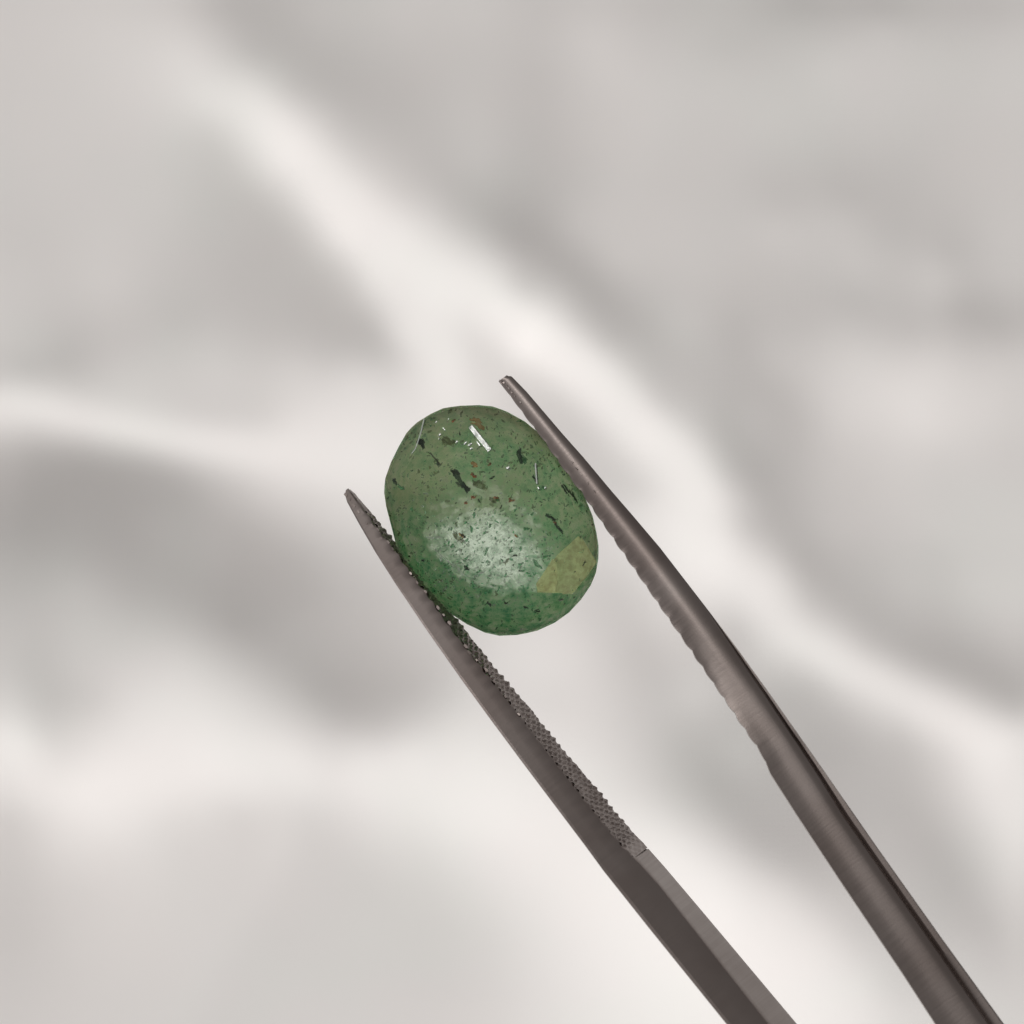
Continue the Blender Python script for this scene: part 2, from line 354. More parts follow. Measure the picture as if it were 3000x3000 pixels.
def arm_z(s, left=False):         # the tweezers rise towards the hand
    u = max(s, 0) * K
    if u > S_VIS * K:
        u0 = S_VIS * K
        return arm_z(S_VIS, left) + 0.14 * (u - u0) * (1 - 0.5 * (u - u0) / 4.1)
    return 0.02 + (0.10 * u + 0.045 * u * u if left else 0.225 * u)

def place(tip, ax, s, off, z):
    nrm = np.array([ax[1], -ax[0]])
    if s <= S_VIS:
        p = tip + ax * s + nrm * off
        return W3(p[0], p[1], z)
    # beyond the picture: bend in to the joint
    t = min(1.0, (s - S_VIS) / (S_END - S_VIS)); e = t * t * (3 - 2 * t)
    p0 = tip + ax * s
    cen = p0 * (1 - e) + np.array(JOINT) * e
    p = cen + nrm * off
    return W3(p[0], p[1], z)

def loft(name, rows, us, vs, parent, smooth=True, close_ends=True):
    """rows of points -> one skin; rows are closed rings when ring=True"""
    bm = bmesh.new(); uvl = bm.loops.layers.uv.new("along")
    V = [[bm.verts.new(p) for p in r] for r in rows]
    n = len(rows[0])
    for i in range(len(rows) - 1):
        for j in range(n):
            k = (j + 1) % n
            f = bm.faces.new((V[i][j], V[i][k], V[i + 1][k], V[i + 1][j]))
            vv = (vs[j], vs[j + 1], vs[j + 1], vs[j]); uu = (us[i], us[i], us[i + 1], us[i + 1])
            for lp, a, b in zip(f.loops, uu, vv): lp[uvl].uv = (a, b)
    if close_ends:
        bm.faces.new(V[0]); bm.faces.new(V[-1][::-1])
    bmesh.ops.recalc_face_normals(bm, faces=bm.faces)
    for f in bm.faces: f.smooth = smooth
    for e in bm.edges:
        if len(e.link_faces) == 2 and e.calc_face_angle(0) > math.radians(24): e.smooth = False
    return bm_obj(name, bm, M_STEEL, parent)

def tri(x):
    x = x % 1.0
    return 1 - abs(2 * x - 1)

tw = bpy.data.objects.new("tweezers", None)
tw.location = W3(JOINT[0], JOINT[1], 1.3); COL.objects.link(tw)
tag(tw, "brushed steel tweezers with serrated jaws gripping the green stone", "tweezers")
TWI = Matrix.Translation(-Vector(tw.location))

def stations(step_vis=6.0):
    s = list(np.arange(0, 24, 3.0)) + list(np.arange(24, S_VIS, step_vis)) + list(np.linspace(S_VIS, S_END, 30))
    return s

def local(rows):
    off = Vector(tw.location)
    return [[Vector(p) - off for p in r] for r in rows]

NOTCH_L = float((np.array([1880.0, 2500.0]) - L_TIP) @ L_AX)
NOTCH_R = float((np.array([2248.0, 2240.0]) - R_TIP) @ R_AX)

def end_blend(s, a, b):
    """keep the last seen width beyond the picture"""
    return a

def build_left():
    rows, us = [], []
    jaw_rows, jaw_us = [], []
    NV = 11
    for s in stations():
        sv = min(s, S_VIS)
        o, r, i = L_OUT(sv), L_RDG(sv), L_INN(sv)
        z = arm_z(s, True)
        g = min(1.0, sv / 1500.0)
        dep = 0.10 + 0.24 * g                                # depth of the blade
        zi = z - (0.05 + 0.21 * g)                           # far edge of the gripping face
        w = r - o
        tipk = min(1.0, max(0.0, s / 30.0)) ** 0.5
        if s < 30:
            o, i = r + (o - r) * (0.55 + 0.45 * tipk), r + (i - r) * (0.5 + 0.5 * tipk)
        P = lambda off, zz: place(L_TIP, L_AX, s, off, zz)
        bump = 0.0
        if s < NOTCH_L - 10:
            # teeth nibble at the upper edge of the gripping face
            a = min(1.0, s / 150.0)
            bump = (5.0 if s < 750 else 3.2) * a * (tri(s / 44.0 + 0.12 * math.sin(s / 61.0)) ** 1.5 - 0.5) + 0.8 * math.sin(s / 7.3) * a
        w = r - o
        rec = 7.0 * min(1.0, s / 200.0) if s < NOTCH_L else 0.0
        lean = w * K * (0.02 + 0.32 * g)          # the top face leans inwards further back
        ring = [P(o + 2, z - dep), P(o, z + lean - 0.04 * (0.4 + g)), P(o + 0.015 * w, z + lean - 0.006), P(o + 0.10 * w, z + 0.92 * lean), P(o + 0.45 * w, z + 0.58 * lean),
                P(o + 0.8 * w, z + 0.2 * lean + 0.001), P(r - 3 + bump, z - 0.001), P(r + bump, z - 0.008),
                P(r + bump - 0.6 * rec + 0.12 * (i - r), z - 0.008 + 0.12 * (zi - z)), P(i - 1.5 - rec, zi - rec * K * 0.3), P(i - 4 - rec, zi - 0.02), P(i - 10 - 0.1 * w, z - dep)]
        rows.append(ring); us.append(s * K)
    vs = list(np.linspace(0, 0.5, 13))
    arm = loft("arm", local(rows), us, vs, tw)
    # the serrated gripping face, a criss-cross of teeth
    sj = np.arange(6.0, NOTCH_L, 3.2); nv = 17
    jr = random.Random(5)
    grid = []
    for s in sj:
        r, i = L_RDG(s), L_INN(s)
        z = arm_z(s, True); g = min(1.0, s / 1500.0); zi = z - (0.05 + 0.21 * g)
        row = []
        pa, pb = place(L_TIP, L_AX, s, r, z - 0.008), place(L_TIP, L_AX, s, i, zi)
        nrm = Vector((L_AX[1], L_AX[0], 0)).normalized()
        up = (pb - pa); axis = Vector((L_AX[0], -L_AX[1], 0))
        fn = axis.cross(up).normalized()
        if fn.z < 0: fn = -fn
        hgt = (pb - pa).length
        for j in range(nv):
            v = j / (nv - 1)
            q = v * hgt / (25.0 * K)
            a = min(1.0, s / 150.0) * min(1.0, max(0.15, (NOTCH_L - s) / 60.0 + 0.2 * math.sin(s / 9.0)))
            k = 0.5 * tri(s / 25.0 + 0.5 * q) + 0.5 * tri(s / 25.0 - 0.5 * q) + 0.10 * jr.uniform(-1, 1) + 0.16 * math.sin(s / 53.0 + 5 * v) + 0.12 * math.sin(s / 17.0 + 2.5 * v)
            hh = -0.002 + 0.012 * a * (max(k, 0.0) ** 1.2 - 0.4)
            row.append(pa.lerp(pb, v) + fn * hh)
        grid.append(row)
    bm = bmesh.new(); uvl = bm.loops.layers.uv.new("along")
    off = Vector(tw.location)
    V = [[bm.verts.new(p - off) for p in r] for r in grid]
    # skirt so that it is a slab, not a sheet
    back = [[bm.verts.new(r[0] - off - Vector((0.012, 0.01, 0.02))), bm.verts.new(r[-1] - off - Vector((0.012, 0.01, 0.02)))] for r in grid]
    for a in range(len(V) - 1):
        for b in range(nv - 1):
            bm.faces.new((V[a][b], V[a][b + 1], V[a + 1][b + 1], V[a + 1][b]))
        bm.faces.new((V[a][0], V[a + 1][0], back[a + 1][0], back[a][0]))
        bm.faces.new((V[a][-1], back[a][1], back[a + 1][1], V[a + 1][-1]))
        bm.faces.new((back[a][0], back[a + 1][0], back[a + 1][1], back[a][1]))
    bm.faces.new(V[0] + [back[0][1], back[0][0]]); bm.faces.new(V[-1][::-1] + [back[-1][0], back[-1][1]])
    bmesh.ops.recalc_face_normals(bm, faces=bm.faces)
    for f in bm.faces:
        for lp in f.loops: lp[uvl].uv = (lp.vert.co.x, lp.vert.co.y)
    jaw = bm_obj("serrated_jaw", bm, M_STEEL, arm)
    return arm

def build_right():
    rows, us = [], []
    for s in stations():
        sv = min(s, S_VIS)
        o, i, gv = R_OUT(sv), R_INN(sv), R_GRV(sv)
        z = arm_z(s)
        g = min(1.0, sv / 1500.0)
        dep = 0.10 + 0.24 * g
        w = o - i
        bump = 0.0
        if s < NOTCH_R - 8:
            a = min(1.0, s / 200.0)
            bump = 4.6 * a * (0.5 - abs(math.sin(math.pi * s / 57.0 + 0.15 * math.sin(s / 91.0))) ** 0.8) + 0.5 * a * math.sin(s / 8.5) * math.sin(s / 37.0)
        k = 0.0 if sv < 900 else min(1.0, (sv - 900) / 450.0)       # how far the outer flange is stepped
        i2 = i + bump
        P = lambda off, zz: place(R_TIP, R_AX, s, off, zz)
        gz = z - 0.055 * w / 100 - 0.0
        body = gv - i                                               # rounded body, then the groove, then the flange
        if k <= 0: body = w
        else: body = w * (1 - k) + (gv - i) * k
        rr = body * K                                               # cm
        ring = [P(i2 + 6, z - dep), P(i2, z - (0.16 - 0.19 * k) * rr - 0.02), P(i2 + 0.02 * body, z - (0.125 - 0.175 * k) * rr), P(i + 0.6 * bump + 0.10 * body, z - (0.090 - 0.125 * k) * rr)]
        for f, d in ((0.22, 0.055 - 0.070 * k), (0.34, 0.030 - 0.027 * k), (0.44, 0.014 - 0.006 * k), (0.52, 0.005 + 0.004 * k), (0.60, 0.003 + 0.006 * k), (0.68, 0.010 + 0.001 * k), (0.76, 0.024 - 0.008 * k), (0.83, 0.043 - 0.016 * k), (0.89, 0.066 - 0.012 * k), (0.945, 0.095 + 0.005 * k)):
            ring.append(P(i + f * body + 0.25 * bump * (1 - f), z - d * rr))
        ring.append(P(i + body, z - 0.165 * rr - 0.016 * k))
        ring.append(P(i + body + (o - i - body) * 0.15, z - 0.165 * rr - 0.012 * k))
        ring.append(P(i + body + (o - i - body) * 0.35, z - 0.158 * rr - 0.010 * k))
        ring.append(P(i + body + (o - i - body) * 0.85, z - 0.158 * rr - 0.010 * k))
        ring.append(P(o, z - 0.22 * rr - 0.01))
        ring.append(P(o - 4, z - dep))
        rows.append(ring); us.append(s * K)
    vs = list(np.linspace(0, 0.5, len(rows[0]) + 1))
    return loft("arm", local(rows), us, vs, tw)

left_arm = build_left(); right_arm = build_right()
def tooth_glints(spots, left, parent):
    """tooth flats added as glints, each tilted to mirror the tube lamp"""
    off = Vector(tw.location)
    tip, ax = (L_TIP, L_AX) if left else (R_TIP, R_AX)
    for (px, py, w_, l_) in spots:
        bm = bmesh.new(); uvl = bm.loops.layers.uv.new('along')
        w_, l_ = 0.8 * w_, 0.9 * l_
        s_ = float((np.array([px, py]) - tip) @ ax)
        c_ = W3(px, py, arm_z(s_, left) + 0.004)
        view = (Vector((0, 0, CAM_Z)) - c_).normalized(); lamp = (TUBE_DIR * TUBE_D - c_).normalized()
        n_ = ((view + lamp).normalized() + Vector((random.uniform(-1, 1), random.uniform(-1, 1), 0)) * 0.17).normalized()
        u_ = n_.cross(Vector((ax[0], -ax[1], 0))).normalized(); v_ = u_.cross(n_)
        q_ = [bm.verts.new(c_ + u_ * (a_ * w_ * K * random.uniform(0.35, 0.6)) + v_ * (b_ * l_ * K * random.uniform(0.35, 0.6)) - off) for a_, b_ in ((-1, -1), (0.2, -1.2), (1, -0.7), (1, 0.8), (0, 1.2), (-1, 1))]
        r_ = [bm.verts.new(v.co - n_ * 0.014 + (v.co - (c_ - off)) * 0.3) for v in q_]
        bm.faces.new(q_); bm.faces.new(r_[::-1])
        for j in range(6):
            k = (j + 1) % 6; bm.faces.new((q_[j], r_[j], r_[k], q_[k]))
        bmesh.ops.recalc_face_normals(bm, faces=bm.faces)
        for f in bm.faces:
            for lp in f.loops: lp[uvl].uv = (lp.vert.co.x, lp.vert.co.y)
        bm_obj("tooth_glint", bm, M_STEEL, parent)  # a glint put into the shape, not wear on the steel
tooth_glints([(1013, 1449, 11, 13), (1024, 1462, 6, 9), (1036, 1480, 6, 12), (1050, 1500, 7, 10), (1072, 1532, 6, 10), (1108, 1551, 7, 12), (1137, 1588, 8, 12), (1150, 1607, 7, 10), (1203, 1680, 7, 10),
            (1222, 1706, 8, 12), (1247, 1733, 8, 11), (1283, 1780, 9, 12), (1300, 1802, 7, 9), (1317, 1825, 10, 12), (1364, 1893, 9, 12), (1374, 1910, 8, 14), (1396, 1934, 6, 8), (1424, 1962, 8, 12), (1447, 1996, 6, 9), (1480, 2040, 6, 9), (1520, 2093, 6, 9)], True, left_arm)
tooth_glints([(1466, 1117, 7, 9), (1476, 1121, 6, 7), (1483, 1128, 6, 8), (1491, 1138, 5, 8), (1499, 1150, 5, 7), (1507, 1160, 5, 9), (1524, 1178, 4, 7), (1676, 1352, 6, 9), (1690, 1372, 5, 8), (1702, 1388, 5, 10), (1722, 1414, 5, 9), (1742, 1440, 4, 9)], False, right_arm)
# the block where the two arms are joined, in the hand's direction
bm = bmesh.new(); bmesh.ops.create_cube(bm, size=1.0)
for v in bm.verts:
    v.co = Vector((v.co.x * 1.2, v.co.y * 0.55, v.co.z * 0.42))
bmesh.ops.bevel(bm, geom=bm.edges[:], offset=0.08, segments=3, affect='EDGES')
uvl = bm.loops.layers.uv.new("along")
jb = bm_obj("joint_block", bm, M_STEEL, tw, True)
jb.rotation_euler = (0, 0, math.atan2(-L_AX[1], L_AX[0])); jb.location = (0.1, -0.12, -0.05)

# ------------------------------------------------------------------ the stone
OUT_Z1 = [(800, 212), (900, 213), (1000, 234), (1115, 292), (1245, 375), (1400, 545), (1530, 735), (1632, 925), (1671, 1055), (1692, 1160), (1700, 1245),
          (1690, 1345), (1665, 1440), (1612, 1532), (1535, 1632), (1440, 1715), (1330, 1778), (1200, 1823), (1050, 1840), (950, 1834), (835, 1793),
          (690, 1712), (530, 1590), (400, 1445), (300, 1292), (262, 1180), (236, 1080), (208, 975), (190, 880), (183, 780), (208, 672), (258, 560),
          (312, 458), (372, 368), (465, 302), (555, 251), (648, 222)]
OUT = np.array([tuple(W3(*Z1(*p)).xy) for p in OUT_Z1])
OUT = np.stack([0.8 * OUT + 0.1 * np.roll(OUT, 1, 0) + 0.1 * np.roll(OUT, -1, 0), 0.5625 * (OUT + np.roll(OUT, -1, 0)) - 0.0625 * (np.roll(OUT, 1, 0) + np.roll(OUT, -2, 0))], 1).reshape(-1, 2)
CEN = np.array(W3(*Z1(940, 1030)).xy)
d = OUT - CEN
TH = np.arctan2(d[:, 1], d[:, 0]); RR = np.hypot(d[:, 0], d[:, 1])
_o = np.argsort(TH); TH, RR = TH[_o], RR[_o]
def R_at(th):
    return float(np.interp(th, np.r_[TH - 2 * math.pi, TH, TH + 2 * math.pi], np.r_[RR, RR, RR]))
def O_at(th, scale, z, c=CEN):
    r = R_at(math.atan2(math.sin(th), math.cos(th))) * scale
    return Vector((c[0] + r * math.cos(th), c[1] + r * math.sin(th), z))

BASE_C = np.array(W3(*Z1(930, 1235)).xy)
pts = []
for x, y in OUT:
    pts.append(Vector((x, y, 0.018))); pts.append(Vector((x, y, -0.02)))
TOP = 0.115
for k in range(16):
    pts.append(O_at(2 * math.pi * (k + 0.5) / 16 + 0.1, 0.86, 0.076))
for k in range(8):
    pts.append(O_at(2 * math.pi * k / 8 + 0.15, 0.60, TOP - 0.004))
for k in range(8):
    pts.append(O_at(2 * math.pi * (k + 0.5) / 8 + 0.15, 0.42, TOP))
for k in range(16):
    pts.append(O_at(2 * math.pi * (k + 0.2) / 16, 0.86, -0.12))
base_px = [(490, 1130), (560, 1245), (790, 1430), (1010, 1515), (1240, 1500), (1345, 1330), (1290, 1150), (1090, 980), (900, 900), (700, 940), (560, 1030)]
for p in base_px:
    q = W3(*Z1(*p)); pts.append(Vector((q.x, q.y, -0.24)))
bm = bmesh.new()
vs_ = [bm.verts.new(p) for p in pts]
bmesh.ops.convex_hull(bm, input=vs_)
loose = [v for v in bm.verts if not v.link_faces]
bmesh.ops.delete(bm, geom=loose, context='VERTS')
bmesh.ops.dissolve_limit(bm, angle_limit=math.radians(2.0), verts=bm.verts[:], edges=bm.edges[:])
bmesh.ops.recalc_face_normals(bm, faces=bm.faces)
C0 = Vector((CEN[0], CEN[1], 0))
bmesh.ops.translate(bm, verts=bm.verts[:], vec=-C0)
gem = bm_obj("gemstone", bm, M_STONE)
gem.location = C0
tag(gem, "faceted oval green stone full of dark and rusty specks, held in the tweezers", "gemstone")

def z_span(sc):
    """lowest and highest inside height at a given fraction of the way from centre to rim"""
    hi = np.interp(sc, [0, 0.58, 0.84, 1.0], [0.105, 0.100, 0.066, 0.01])
    lo = np.interp(sc, [0, 0.45, 0.84, 1.0], [-0.215, -0.20, -0.10, -0.01])
    return lo, hi
def frac(x, y):
    dx, dy = x - CEN[0], y - CEN[1]
    return math.hypot(dx, dy) / R_at(math.atan2(dy, dx))

def lump(bm, c, sz, axis, flat=1.0, sides=6):
    """an irregular crystal grain: a jittered stub"""
    ax = Vector(axis).normalized()
    u = ax.orthogonal().normalized(); v = ax.cross(u)
    rings = []
    for t, k in ((-0.5, 0.62), (-0.2, 1.0), (0.15, 0.85), (0.5, 0.6)):
        sh = (u * random.uniform(-0.2, 0.2) + v * random.uniform(-0.2, 0.2) * flat) * sz[1]
        rings.append([bm.verts.new(c + sh + ax * (t * sz[0] + sz[1] * random.uniform(-0.18, 0.18)) + (u * math.cos(a) + v * math.sin(a) * flat) * (0.5 * sz[1] * k * random.uniform(0.65, 1.3)))
                      for a in (2 * math.pi * j / sides for j in range(sides))])
    for a in range(3):
        for j in range(sides):
            k = (j + 1) % sides
            bm.faces.new((rings[a][j], rings[a][k], rings[a + 1][k], rings[a + 1][j]))
    bm.faces.new(rings[0][::-1]); bm.faces.new(rings[-1])

M_DKGREEN = plain("dark_green_mineral", (0.012, 0.035, 0.022), transp=0.42)
M_BLACK = plain("black_mineral", (0.012, 0.012, 0.010), transp=0.42)
M_RUST = plain("rust_mineral", (0.42, 0.12, 0.04), transp=0.42)
M_TAN = plain("tan_mineral", (0.62, 0.36, 0.15), transp=0.42)
M_GREEN = plain("green_mineral", (0.14, 0.50, 0.23), transl=0.5, transp=0.6)
M_DULL = plain("olive_mineral", (0.30, 0.31, 0.14), transl=0.5, transp=0.62)
M_PALE = plain("pale_mineral", (0.93, 0.95, 0.88), transl=0.5, transp=0.5)
M_EMERALD = plain("emerald_mineral", (0.10, 0.50, 0.22), transl=0.5, transp=0.45)
M_CLOUD = plain("cloudy_mineral", (0.42, 0.56, 0.32), transp=0.12, transl=0.5)
M_REFLECTION = plain("ochre_reflection", (0.95, 0.84, 0.44), transp=0.55, transl=0.2)

# big single inclusions: zoomed-photo place, length, width (zoom px), angle on the picture (deg, clockwise from right), material, depth
BIG = [((715, 735), 190, 62, 55, M_DKGREEN, 0.055), ((750, 790), 80, 55, 50, M_BLACK, 0.045), ((1135, 585), 120, 55, 75, M_DKGREEN, 0.05), ((1165, 600), 90, 45, 60, M_GREEN, 0.04),
       ((455, 490), 90, 60, 65, M_DKGREEN, 0.04), ((550, 600), 150, 24, 52, M_DKGREEN, 0.02), ((1470, 830), 130, 42, 52, M_DKGREEN, 0.03), ((1520, 880), 90, 26, 55, M_DKGREEN, 0.028),
       ((1355, 1005), 85, 30, 38, M_DKGREEN, 0.045), ((1385, 1040), 44, 26, 70, M_BLACK, 0.055), ((1415, 1090), 100, 24, 52, M_DKGREEN, 0.045), ((275, 755), 75, 36, 45, M_DKGREEN, 0.015),
       ((310, 790), 60, 28, 50, M_GREEN, 0.02), ((768, 1360), 55, 26, 35, M_DKGREEN, 0.05), ((1260, 1330), 110, 34, 45, M_GREEN, 0.06), ((905, 1245), 80, 22, 110, M_GREEN, 0.07),
       ((855, 888), 40, 22, 60, M_BLACK, 0.07), ((950, 725), 44, 20, 140, M_BLACK, 0.07), ((1105, 1275), 34, 20, 170, M_BLACK, 0.07), ((1045, 1602), 26, 24, 0, M_BLACK, 0.05),
       ((1180, 1633), 44, 20, 20, M_BLACK, 0.04), ((1260, 1655), 44, 20, 165, M_BLACK, 0.03), ((1425, 1578), 40, 22, 170, M_BLACK, 0.03), ((463, 1305), 22, 20, 0, M_BLACK, 0.03),
       ((375, 1270), 20, 16, 0, M_BLACK, 0.02), ((925, 1610), 50, 22, 50, M_DKGREEN, 0.04), ((742, 1135), 44, 26, 50, M_BLACK, 0.06), ((720, 420), 30, 16, 80, M_BLACK, 0.05),
       ((815, 860), 42, 40, 0, M_RUST, 0.07), ((762, 900), 26, 32, 0, M_RUST, 0.065), ((812, 705), 48, 34, 60, M_RUST, 0.07), ((925, 632), 34, 22, 150, M_RUST, 0.07), ((978, 865), 34, 26, 20, M_RUST, 0.07),
       ((1085, 880), 50, 38, 0, M_RUST, 0.055), ((1010, 930), 34, 16, 120, M_BLACK, 0.06), ((675, 330), 34, 26, 160, M_RUST, 0.04), ((825, 635), 60, 44, 30, M_TAN, 0.05), ((730, 1130), 50, 34, 30, M_TAN, 0.055),
       ((1115, 1135), 34, 24, 40, M_TAN, 0.065), ((1380, 1038), 30, 18, 10, M_RUST, 0.06), ((860, 770), 110, 80, 20, M_DULL, 0.03), ((965, 880), 90, 60, 20, M_DULL, 0.04), ((710, 1150), 110, 50, 40, M_DULL, 0.03),
       ((640, 480), 120, 80, 30, M_DULL, 0.02), ((850, 360), 110, 70, 40, M_TAN, 0.0), ((1050, 1310), 60, 26, 130, M_DULL, 0.06), ((820, 1470), 60, 40, 60, M_GREEN, 0.05), ((1185, 1085), 40, 30, 20, M_GREEN, 0.05),
       ((1060, 660), 40, 30, 60, M_PALE, 0.07), ((668, 1325), 290, 13, 41, M_PALE, 0.03), ((545, 1140), 110, 20, 5, M_PALE, 0.02), ((860, 1400), 120, 16, 150, M_PALE, 0.04), ((1235, 735), 60, 24, 60, M_DKGREEN, 0.04), ((1640, 1060), 20, 16, 0, M_BLACK, 0.0), ((1580, 1330), 40, 18, 130, M_DKGREEN, 0.03), ((1525, 1385), 20, 12, 150, M_BLACK, 0.035)]
for (p, ln, wd, ang, m, dz) in BIG:
    c = W3(*Z1(*p), dz)
    fr = frac(c.x, c.y); lo, hi = z_span(fr)
    c.z = min(max(c.z, lo + 0.01), hi - 0.5 * min(wd, 40) * 0.41408 * K * 0.6 - 0.006)
    a = math.radians(ang)
    bm = bmesh.new()
    kz = 0.41408 * K
    ax_ = Vector((math.cos(a), -math.sin(a), random.uniform(-0.2, 0.2)))
    sd_ = Vector((math.sin(a), math.cos(a), 0))
    lump(bm, Vector((0, 0, 0)), (0.78 * ln * kz, 0.72 * wd * kz), ax_, flat=0.5, sides=7)
    for q_ in range(5):                                # a ragged cluster, thin at its edges
        k_ = random.uniform(0.3, 0.6)
        lump(bm, ax_ * (random.uniform(-0.42, 0.42) * ln * kz) + sd_ * (random.uniform(-0.36, 0.36) * wd * kz) - Vector((0, 0, 0.004)),
             (k_ * 0.7 * ln * kz, k_ * wd * kz), ax_ + sd_ * random.uniform(-0.5, 0.5), flat=0.4, sides=5)
    o = bm_obj("inclusion", bm, m, gem, True)
    o.location = c - C0

def sprinkle(name, n, mat, size, el, zr, where=None, axis=(0.5, 0.75), jitter=0.8, edge=0.93):
    bm = bmesh.new(); made = 0; tries = 0
    while made < n and tries < n * 60:
        tries += 1
        th = random.uniform(0, 2 * math.pi); sc = math.sqrt(random.random()) * edge
        r = R_at(math.atan2(math.sin(th), math.cos(th))) * sc
        x, y = CEN[0] + r * math.cos(th), CEN[1] + r * math.sin(th)
        if where is not None and random.random() > where(x, y): continue
        lo, hi = z_span(sc)
        z0, z1 = lo + 0.01 + (hi - lo - 0.03) * zr[0], lo + 0.01 + (hi - lo - 0.03) * zr[1]
        if z1 < z0: continue
        s = size[0] * (size[1] / size[0]) ** (random.random() ** 1.6)
        ax = (axis[0] + random.gauss(0, jitter), axis[1] + random.gauss(0, jitter), random.gauss(0, 0.5))
        lump(bm, Vector((x, y, random.uniform(z0, z1))) - C0, (s * random.uniform(1, el), s), ax, flat=random.uniform(0.3, 0.9), sides=4)
        made += 1
    o = bm_obj(name, bm, mat, gem, True)
    o['kind'] = 'stuff'
    return o

wc = np.array(W3(*Z1(960, 1250)).xy)
def window(x, y):
    dx, dy = (x - wc[0]) / (400 * 0.41408 * K), (y - wc[1]) / (330 * 0.41408 * K)
    a = 0.7; u = dx * math.cos(a) - dy * math.sin(a) * -1; v = -dx * math.sin(a) + dy * math.cos(a)
    return max(0.02, min(1.0, 1.6 - 1.3 * math.hypot(dx, dy)))
def lowright(x, y):
    return 0.45 + 0.55 * min(1, max(0, 0.5 + (x - CEN[0]) * 0.8 - (y - CEN[1]) * 0.9))
def upleft(x, y):
    return min(1, max(0.08, 0.4 - (x - CEN[0]) * 0.6 + (y - CEN[1]) * 1.2))
def outside(x, y):
    return 1.0 - 0.93 * min(1.0, max(0.0, 1.25 * window(x, y) - 0.1))
def low_out(x, y): return outside(x, y) * (0.35 + 0.65 * lowright(x, y))
def up_out(x, y): return outside(x, y) * upleft(x, y)
sprinkle("green_specks", 480, M_GREEN, (0.004, 0.014), 1.5, (0.1, 0.95), low_out, edge=0.965)
sprinkle("bright_green_specks", 240, M_EMERALD, (0.004, 0.017), 1.6, (0.1, 0.9), window, edge=0.9)
sprinkle("pale_specks", 420, M_PALE, (0.004, 0.014), 1.5, (0.1, 0.8), window, edge=0.95)
sprinkle("olive_specks", 260, M_DULL, (0.005, 0.017), 1.5, (0.1, 0.9), up_out, edge=0.965)
sprinkle("dark_specks", 70, M_DKGREEN, (0.003, 0.009), 1.5, (0.4, 1.0), edge=0.95)

# the milky zone that lines the back of the stone and leaves a clearer window low in the middle
def milky_material():
    t = NT("milky_zone")
    t.set(Roughness=0.6)
    tc = t.add('ShaderNodeTexCoord')
    n1 = t.add('ShaderNodeTexNoise'); n1.inputs['Scale'].default_value = 24.0; n1.inputs['Detail'].default_value = 8; n1.inputs['Roughness'].default_value = 0.78
    t.l(tc.outputs['Object'], n1.inputs['Vector'])
    r = t.add('ShaderNodeValToRGB'); ramp(r, [(0.38, (0.07, 0.42, 0.19)), (0.455, (0.37, 0.68, 0.40)), (0.53, (0.64, 0.80, 0.55)), (0.61, (0.92, 0.94, 0.80))])
    t.l(n1.outputs['Fac'], r.inputs['Fac'])
    n2 = t.add('ShaderNodeTexNoise'); n2.inputs['Scale'].default_value = 3.2; n2.inputs['Detail'].default_value = 4
    t.l(tc.outputs['Object'], n2.inputs['Vector'])
    sp = t.add('ShaderNodeSeparateXYZ'); t.l(tc.outputs['Object'], sp.inputs[0])
    m1 = t.add('ShaderNodeMath', operation='MULTIPLY_ADD'); t.l(sp.outputs['Y'], m1.inputs[0]); m1.inputs[1].default_value = 0.55; t.l(n2.outputs['Fac'], m1.inputs[2])
    r2 = t.add('ShaderNodeValToRGB'); ramp(r2, [(0.38, (0, 0, 0)), (0.74, (0.66, 0.66, 0.66))]); t.l(m1.outputs[0], r2.inputs['Fac'])
    mc = t.add('ShaderNodeMixRGB'); mc.inputs[2].default_value = (0.72, 0.67, 0.44, 1)
    t.l(r2.outputs['Color'], mc.inputs[0]); t.l(r.outputs['Color'], mc.inputs[1])
    t.l(mc.outputs[0], t.b.inputs['Base Color'])
    tr = t.add('ShaderNodeBsdfTranslucent'); t.l(mc.outputs[0], tr.inputs['Color'])
    mx = t.add('ShaderNodeMixShader'); mx.inputs[0].default_value = 0.5
    t.l(t.b.outputs[0], mx.inputs[1]); t.l(tr.outputs[0], mx.inputs[2])
    at = t.add('ShaderNodeAttribute'); at.attribute_name = "thin"
    m2 = t.add('ShaderNodeMath', operation='MULTIPLY_ADD'); t.l(n1.outputs['Fac'], m2.inputs[0]); m2.inputs[1].default_value = 2.2; m2.inputs[2].default_value = -1.1
    m3 = t.add('ShaderNodeMath', operation='ADD', use_clamp=True); t.l(at.outputs['Fac'], m3.inputs[0]); t.l(m2.outputs[0], m3.inputs[1])
    tp = t.add('ShaderNodeBsdfTransparent'); tp.inputs[0].default_value = (0.97, 1, 0.96, 1)
    m4 = t.add('ShaderNodeMixShader'); t.l(m3.outputs[0], m4.inputs[0]); t.l(mx.outputs[0], m4.inputs[1]); t.l(tp.outputs[0], m4.inputs[2])
    t.l(m4.outputs[0], t.out.inputs['Surface'])
    return t.m
bm = bmesh.new()
NA = 72
wpoly = np.array([tuple(W3(*Z1(*p)).xy) for p in base_px])
def w_edge(th):
    """where the ray from the window's middle at this angle leaves the window"""
    dv = np.array([math.cos(th), math.sin(th)]); best = 0.2
    for a, b in zip(wpoly, np.roll(wpoly, -1, 0)):
        M_ = np.array([[dv[0], a[0] - b[0]], [dv[1], a[1] - b[1]]])
        if abs(np.linalg.det(M_)) < 1e-9: continue
        t_, u_ = np.linalg.solve(M_, a - wm)
        if t_ > 0 and 0 <= u_ <= 1: best = t_
    return best
wm = wpoly.mean(0)
